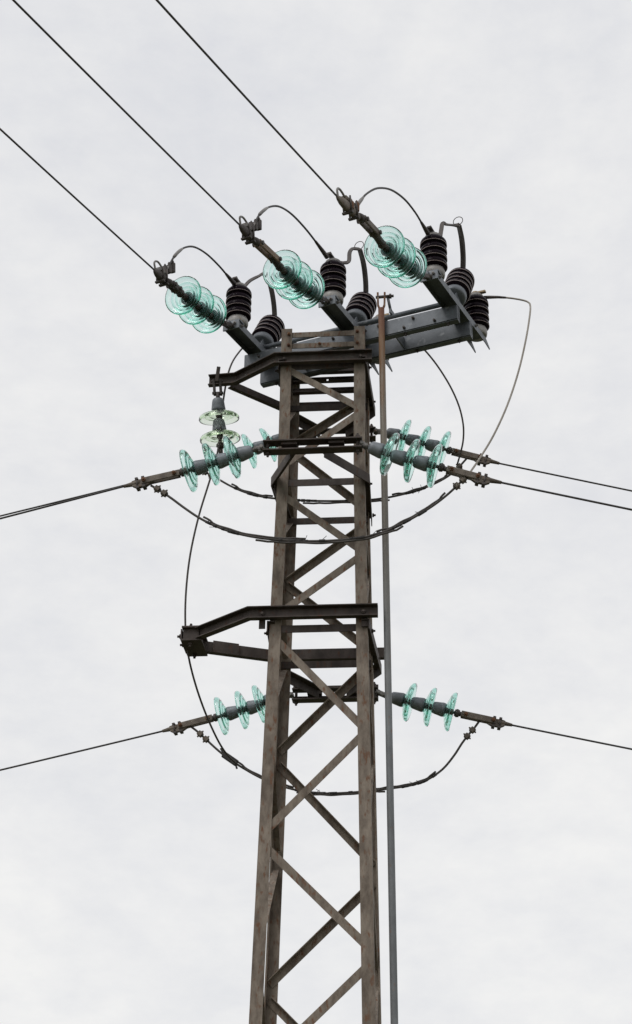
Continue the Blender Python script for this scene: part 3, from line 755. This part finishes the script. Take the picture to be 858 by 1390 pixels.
def string(key, label, kind, top=False):
    D = DATA[key]
    A = Vector(D['anchor']); P = [Vector(p) for p in D['disc']]; H = [Vector(p) for p in D['hw']]
    t = thing('insulator_string', A, label, 'insulator string', 'green glass insulator strings')
    n = len(P)
    ends = [A] + P + [H[0]]
    for i in range(n):
        disc(t, P[i], (ends[i] - ends[i + 2]) if i < n - 1 else (P[i - 1] - P[i]), kind)
    # anchor shackle between the support and the first cap
    d, s, u = basis(P[0] - A)
    c0 = P[0] - (P[1] - P[0]).normalized() * 0.125
    lk = MB()
    for k in (-1, 1):
        lk.box((A * 0.62 + c0 * 0.38) + s * k * 0.014, (c0 - A, u, s), ((c0 - A).length * 0.42, 0.013, 0.004), 0.003)
    lk.tube([A + (c0 - A) * 0.15 - s * 0.028, A + (c0 - A) * 0.15 + s * 0.028], 0.011, 8)
    lk.tube([A + (c0 - A) * 0.66 - s * 0.026, A + (c0 - A) * 0.66 + s * 0.026], 0.010, 8)
    lk.tube([A + (c0 - A) * 0.6, c0 + (P[1] - P[0]).normalized() * 0.01], [0.011, 0.013], 10)
    part('anchor_shackle', lk, M['fit_grey'] if not top else M['fit_dark'], t)
    # outer end: socket eye, twin straps, clamp body with bolts, taper to the conductor
    e = P[-1] + (P[-1] - P[-2]).normalized() * 0.034
    big = 1.35 if top else 1.0
    eye = MB().tube([e, H[0].lerp(H[1], 0.3), H[1] if not top else H[0].lerp(H[1], 0.35)], [0.017 * big, 0.015 * big, 0.013 * big], 10)
    eye.lathe([(0, -0.016), (0.020, -0.014), (0.027, 0.0), (0.022, 0.016), (0, 0.018)], 14, e, H[0] - e)
    part('socket_eye', eye, M['fit_dark'], t)
    if not top:
        d, s, u = basis(H[2] - H[1])
        L = (H[2] - H[1]).length
        for k in (-1, 1):
            strap = part('strap', MB().box(H[1].lerp(H[2], 0.44) + s * k * 0.015, (d, u, s), (L * 0.50, 0.0205, 0.004), 0.004), M['fitting'], t)
        ss = -s if s.y > 0 else s
        bolts(strap, [(H[1] + d * 0.016 + ss * 0.0195, ss), (H[1] + d * (L - 0.028) + ss * 0.0195, ss)], M['rust'], 0.013, 0.010)
        # clamp: a keeper trough with two U bolts drawn close together
        cb = MB()
        cb.loft([[H[2] + d * a_ + s * y_ + u * z_ for y_, z_ in ((-w_, -h_), (w_, -h_), (w_, h2), (-w_, h2))] for a_, w_, h_, h2 in ((-0.080, 0.010, 0.016, 0.002), (-0.035, 0.012, 0.034, 0.012), (0.022, 0.012, 0.032, 0.018), (0.045, 0.011, 0.016, 0.014))])
        part('strain_clamp', cb, M['fitting'], t)
        cu = MB()
        for a_ in (-0.024, 0.014):
            cu.tube([H[2] + d * a_ - u * 0.036 - s * 0.015, H[2] + d * a_ + u * 0.020 - s * 0.015], 0.0055, 8)
            cu.tube([H[2] + d * a_ - u * 0.036 + s * 0.015, H[2] + d * a_ + u * 0.020 + s * 0.015], 0.0055, 8)
            cu.box(H[2] + d * a_ + u * 0.021, (s, d, u), (0.022, 0.009, 0.006), 0.002)
            cu.box(H[2] + d * a_ - u * 0.036, (s, d, u), (0.022, 0.010, 0.007), 0.002)
        part('clamp_bolts', cu, M['fit_dark'], t)['kind'] = 'stuff'
        part('dead_end_sleeve', MB().tube([H[2] + d * 0.0, H[2].lerp(H[3], 0.35), H[3]], [0.0185, 0.0155, 0.009], 12), M['fitting'], t)
    else:
        a0, a1 = H[0].lerp(H[1], 0.05), H[1]
        if key == 'top_l': a0, a1 = H[0], H[0].lerp(H[1], 0.6)
        d, s, u = basis(a1 - a0); L = (a1 - a0).length
        for k in (-1, 1):
            strap = part('strap', MB().box(a0.lerp(a1, 0.5) + s * k * 0.017, (d, u, s), (L * 0.5 + 0.012, 0.021, 0.006), 0.004), {'top_l': M['fit_dark'], 'top_m': M['fit_brown'], 'top_r': M['fitting']}[key], t)
        knot = MB().tube([a0 - s * 0.034, a0 + s * 0.034], 0.013, 8).tube([a1 - s * 0.034, a1 + s * 0.034], 0.013, 8)
        knot.lathe([(0, -0.035), (0.017, -0.030), (0.024, 0.0), (0.017, 0.030), (0, 0.035)], 12, a1 + d * 0.03, d)
        part('strap_pins', knot, M['fit_dark'], t)['kind'] = 'stuff'
        d, s, u = basis(H[3] - H[1]); q0 = a1 + d * 0.05
        q1 = H[3]; L = (q1 - q0).length
        body = MB().loft([[q0 + d * L * f + s * (r_ * 0.62 * math.cos(t_)) + u * (r_ * math.sin(t_) - 0.006) for t_ in [2 * math.pi * i / 12 for i in range(12)]] for f, r_ in ((0, 0.010), (0.10, 0.024), (0.30, 0.034), (0.62, 0.034), (0.82, 0.026), (0.95, 0.015), (1.0, 0.008))], True)
        part('strain_clamp', body, M['fit_dark'] if key != 'top_r' else M['fitting'], t)
        keep = MB().box(q0 + d * L * 0.42 + u * 0.032, (d, s, u), (L * 0.24, 0.017, 0.012), 0.004)
        part('keeper', keep, M['fit_grey'] if key != 'top_r' else M['fitting'], t)
        ub = MB()
        for f in (0.28, 0.55):
            c_ = q0 + d * L * f
            for k in (-1, 1): ub.tube([c_ + s * k * 0.022 - u * 0.040, c_ + s * k * 0.022 + u * 0.052], 0.0055, 8)
            ub.box(c_ - u * 0.042, (s, d, u), (0.030, 0.010, 0.006), 0.002)
        part('clamp_bolts', ub, M['fit_dark'], t)['kind'] = 'stuff'
    return t, H
STR = {
 'top_l': ('green glass three-disc string in front of the leftmost switch pole', 'mid'),
 'top_m': ('green glass three-disc string in front of the middle switch pole', 'mid'),
 'top_r': ('green glass three-disc string in front of the rightmost switch pole', 'mid'),
 'front_left': ('left green glass string on the front yoke, nearest the hanging pale discs', 'big'),
 'front_right': ('right green glass string on the front yoke, crossing in front of the pipe', 'big'),
 'rear_left': ('green glass string left of the tower, partly hidden behind the front left string', 'mid'),
 'rear_right': ('green glass string right of the tower, partly hidden behind the front right string', 'mid'),
 'low_left': ('lowest green glass string left of the tower below the bent lower arm', 'mid'),
 'low_right': ('lowest green glass string right of the tower, alone behind the pipe', 'mid'),
}
HW = {}
for k, (lb, kd) in STR.items():
    t, H = string(k, lb, kd, k.startswith('top'))
    HW[k] = (t, H)

# hanging suspension string with two pale discs
sp_ = [Vector(p) for p in DATA['susp']]
sus = thing('suspension_string', sp_[0], 'short vertical string of two pale yellow green glass discs under the upper arm', 'insulator string')
q = Vector((0.02, 0, 1))
d1, d2 = sp_[1], sp_[2]
disc(sus, d1, d1 - d2, 'pale'); disc(sus, d2, d1 - d2, 'pale')
up_ = (d1 - d2).normalized()
hk = MB()
top_ = d1 + up_ * 0.127
hk.tube([top_ - up_ * 0.012, top_ + up_ * 0.035], [0.015, 0.012], 10)
for k in (-1, 1):
    hk.box(top_ + up_ * 0.075 + Vector((k * 0.020, 0, 0)), (up_, (0, 1, 0), (1, 0, 0)), (0.050, 0.014, 0.008), 0.003)
hk.tube([top_ + up_ * 0.036 - Vector((0.034, 0, 0)), top_ + up_ * 0.036 + Vector((0.034, 0, 0))], 0.010, 8)
hk.tube([top_ + up_ * 0.115 - Vector((0.036, 0, 0)), top_ + up_ * 0.115 + Vector((0.036, 0, 0))], 0.010, 8)
part('clevis', hk, M['fit_dark'], sus)
pl = MB().extr([top_ + up_ * 0.10 + Vector((0.0, -0.028, 0)), top_ + up_ * 0.195 + Vector((0.018, -0.028, 0))], [(-0.011, -0.005), (0.011, -0.005), (0.011, 0.005), (-0.011, 0.005)], (0, 1, 0))
part('hanger_plate', pl, M['dark_steel'], sus)
scp = MB()
bt = d2 - up_ * 0.034
scp.lathe([(0, 0.02), (0.016, 0.018), (0.026, 0.006), (0.027, -0.008), (0.016, -0.022), (0, -0.024)], 14, bt - up_ * 0.012, up_)
scp.box(bt - up_ * 0.062, (up_, (1, 0, 0), (0, 1, 0)), (0.040, 0.013, 0.010), 0.003)
scp.box(bt - up_ * 0.104, ((0.3, 1, 0), (1, 0, 0), (0, 0, 1)), (0.055, 0.016, 0.011), 0.004)
scp.bolt(bt - up_ * 0.115 + Vector((0, 0.02, 0)), -up_, 0.010, 0.012).bolt(bt - up_ * 0.115 - Vector((0, 0.02, 0)), -up_, 0.010, 0.012)
part('wire_clamp', scp, M['fit_dark'], sus)

# ------------------------------------------------------------------ conductors
def conductor(key, label, r, far, slope, m='wire'):
    pts = [Vector(p) for p in DATA[key]['wire']]
    a, b = pts[0], pts[-1]
    d = (b - a); h = Vector((d.x, d.y, 0)); run = h.length; h.normalize()
    # parabola fitted to the seen run, carried on to the next support
    n = len(pts)
    s0 = (b.z - a.z) / run
    path = []
    T = far
    for i in range(41):
        x = T * (i / 40) ** 1.7
        c = slope
        z = a.z + s0 * x + c * x * (x - run)
        path.append(Vector((a.x, a.y, 0)) + h * x + Vector((0, 0, z)))
    solo('conductor', MB().tube(path, r, 10), M[m], a, label, 'wire', 'line conductors')
conductor('top_l', 'overhead wire leaving the leftmost top string toward the upper left', 0.0053, 40, 0.0030)
conductor('top_m', 'overhead wire leaving the middle top string toward the upper left', 0.0053, 40, 0.0030)
conductor('top_r', 'overhead wire leaving the rightmost top string toward the upper left', 0.0053, 40, 0.0035)
conductor('front_left', 'lower of the two close wires leaving the front yoke to the left', 0.0058, 45, 0.0020)
conductor('rear_left', 'upper of the two close wires leaving the tower to the left', 0.0058, 45, 0.0020)
conductor('front_right', 'lower of the two wires leaving the middle strings to the right', 0.0062, 45, 0.0022)
conductor('rear_right', 'upper of the two wires leaving the middle strings to the right', 0.0058, 45, 0.0022)
conductor('low_left', 'single lowest wire leaving the tower to the left', 0.0058, 45, 0.0020)
conductor('low_right', 'single lowest wire leaving the tower to the right', 0.0058, 45, 0.0020)

# ------------------------------------------------------------------ jumpers
def pg_clamp(parent, p, d, m):
    d, s, u = basis(d)
    mb = MB()
    for k in (-0.026, 0.026):
        mb.box(Vector(p) + d * k, (d, s, u), (0.015, 0.017, 0.015), 0.005)
        mb.bolt(Vector(p) + d * k + u * 0.0145, u, 0.009, 0.005)
        mb.bolt(Vector(p) + d * k - u * 0.0145, -u, 0.009, 0.004)
    part('groove_clamp', mb, m, parent)
def ties(parent, path, rng, n, r):
    mb = MB()
    for _ in range(n):
        f = random.uniform(*rng); i = int(f * (len(path) - 2))
        p = path[i]; d, s, u = basis(path[i + 1] - path[i])
        w = random.uniform(0.008, 0.022)
        mb.tube([p - d * w, p + d * w], r * random.uniform(1.2, 1.45), 8)
        if random.random() < 0.14:
            q = p + u * r
            mb.tube([q, q + u * random.uniform(0.012, 0.03) + d * random.uniform(-0.03, 0.03)], 0.0018, 5)
        elif random.random() < 0.14:
            q = p - u * r
            mb.tube([q, q - u * random.uniform(0.008, 0.02) + d * random.uniform(-0.03, 0.03)], 0.0018, 5)
    part('binding_tape', mb, M['tape'], parent)['kind'] = 'stuff'
def jumper(key, label, r, strand, tie=()):
    path = smooth(relax(DATA[key], 1), 5)
    t = thing('jumper', path[0], label, 'jumper cable', 'slack jumper cables')
    part('cable', MB().tube(path, r, 8), M['jumper'], t)
    mb = MB()
    for f0, f1, off in strand:
        i0, i1 = int(f0 * len(path)), int(f1 * len(path))
        seg = path[i0:i1]
        out_ = []
        for j, p in enumerate(seg):
            d, s, u = basis(path[min(i0 + j + 1, len(path) - 1)] - path[max(i0 + j - 1, 0)])
            w = math.sin(j * 1.1) * 0.0015
            e = 1.0 if 2 < j < len(seg) - 3 else 1.5
            out_.append(p + u * (off * e + w) + s * math.cos(j * 0.8) * 0.003)
        mb.tube(out_, r * 0.9, 8)
    part('lapped_strand', mb, M['jumper'], t)
    for rng, n in tie: ties(t, path, rng, n, r)
    return t, path
jf, pf = jumper('j_front', 'lowest-hanging slack cable looping under the front yoke from left clamp to right clamp', 0.0072,
                [(0.22, 0.45, 0.011), (0.36, 0.68, -0.012), (0.60, 0.86, 0.010)], [((0.24, 0.34), 9), ((0.36, 0.62), 12), ((0.66, 0.85), 9)])
jr, pr_ = jumper('j_rear', 'higher slack cable looping behind the tower between the rear strings', 0.0072,
                 [(0.17, 0.34, 0.010), (0.40, 0.62, -0.014), (0.62, 0.9, 0.009)], [((0.18, 0.32), 7), ((0.40, 0.5), 5), ((0.68, 0.86), 8)])
jl, pl_ = jumper('j_low', 'bottom slack cable looping behind the tower between the lowest strings', 0.0070,
                 [(0.20, 0.36, 0.009), (0.36, 0.6, -0.010), (0.54, 0.76, 0.009)], [((0.36, 0.5), 12), ((0.55, 0.76), 10)])
for t, path, dk, ends in ((jf, pf, 'front', (0.055, 0.955)), (jr, pr_, 'rear', (0.06, 0.945)), (jl, pl_, 'low', (0.075, 0.93))):
    for f in ends:
        i = int(f * (len(path) - 2))
        pg_clamp(t, path[i], path[i + 1] - path[i], M['fitting'])
# splice block on the lowest jumper where the long drop wire joins
i = int(0.185 * len(pl_))
d, s, u = basis(pl_[i + 1] - pl_[i])
sb = MB().box(pl_[i] + u * 0.004, (d, u, s), (0.052, 0.020, 0.012), 0.005)
sb.extr([pl_[i] - d * 0.05 + u * 0.008, pl_[i] - d * 0.09 + u * 0.024], [(-0.006, -0.005), (0.006, -0.005), (0.006, 0.005), (-0.006, 0.005)], s)
sb.extr([pl_[i] + d * 0.05 - u * 0.004, pl_[i] + d * 0.075 - u * 0.022], [(-0.006, -0.005), (0.006, -0.005), (0.006, 0.005), (-0.006, 0.005)], s)
part('splice_clamp', sb, M['tape'], jl)

def top_jumper(k, label):
    D = DATA['top_' + k]
    path = smooth(relax(D['jumper'], 1), 5)
    t = thing('top_jumper', path[0], label, 'jumper cable', 'arched jumper cables at the top strings')
    part('cable', MB().tube(path, 0.0062, 8), M['wire'], t)
    i = int(len(path) * (0.20 if k != 'r' else 0.06))
    part('sleeve', MB().tube(path[i - 2:i + 6], [0.008] + [0.0105] * 5 + [0.009, 0.007], 8), M['fit_grey'], t)
    part('cable_lug', MB().tube([path[-7], path[-4], path[-1]], [0.008, 0.013, 0.016], 8), M['fit_dark'], t)
    # row of groove clamps that stands up from the strain clamp
    H = [Vector(p) for p in D['hw']]
    d, s, u = basis(H[2] - H[3])
    base = path[0]
    n = 3 if k != 'r' else 2
    out_ = (base - H[2]).normalized()
    for j in range(n):
        mb = MB()
        p = H[2].lerp(base, 0.55 + 0.30 * j) + d * 0.018 * j
        mb.box(p, (u, d, s), (0.022 + 0.004 * j, 0.0095, 0.015), 0.004)
        mb.bolt(p + u * (0.020 + 0.004 * j), u, 0.0085, 0.016)
        part('groove_clamp', mb, M['fit_dark'] if k != 'r' else M['rust'], t)
    loop = smooth([H[3] + d * 0.02, H[3] + u * 0.05 + d * 0.005, H[3] + u * 0.075 + d * 0.05, H[2].lerp(base, 0.5), base], 5)
    part('tail_loop', MB().tube(loop, 0.0062, 8), M['fit_grey'], t)
top_jumper('l', 'arched jumper from the leftmost top wire to the leftmost front insulator')
top_jumper('m', 'arched jumper from the middle top wire to the middle front insulator')
top_jumper('r', 'arched jumper from the rightmost top wire to the rightmost front insulator')

def drop(key, label, m, r=0.0060):
    path = smooth(relax(DATA[key], 1), 5)
    t = thing('drop_wire', path[0], label, 'wire', 'drop wires from the switch poles')
    part('cable', MB().tube(path, r, 8), m, t)
    return t, path
t, p_ = drop('d_right', 'pale drop wire bowing right from the rightmost switch pole to the front right clamp', M['pale_wire'])
part('cable_lug', MB().tube([p_[0], p_[3], p_[6], p_[9]], [0.012, 0.011, 0.009, 0.007], 8), M['fit_dark'], t)
drop('d_mid', 'dark drop wire curving from behind the crossarm to the rear right clamp', M['jumper'])
t, p_ = drop('d_left', 'long drop wire past the hanging discs and lower arm tip to the bottom jumper', M['jumper'])
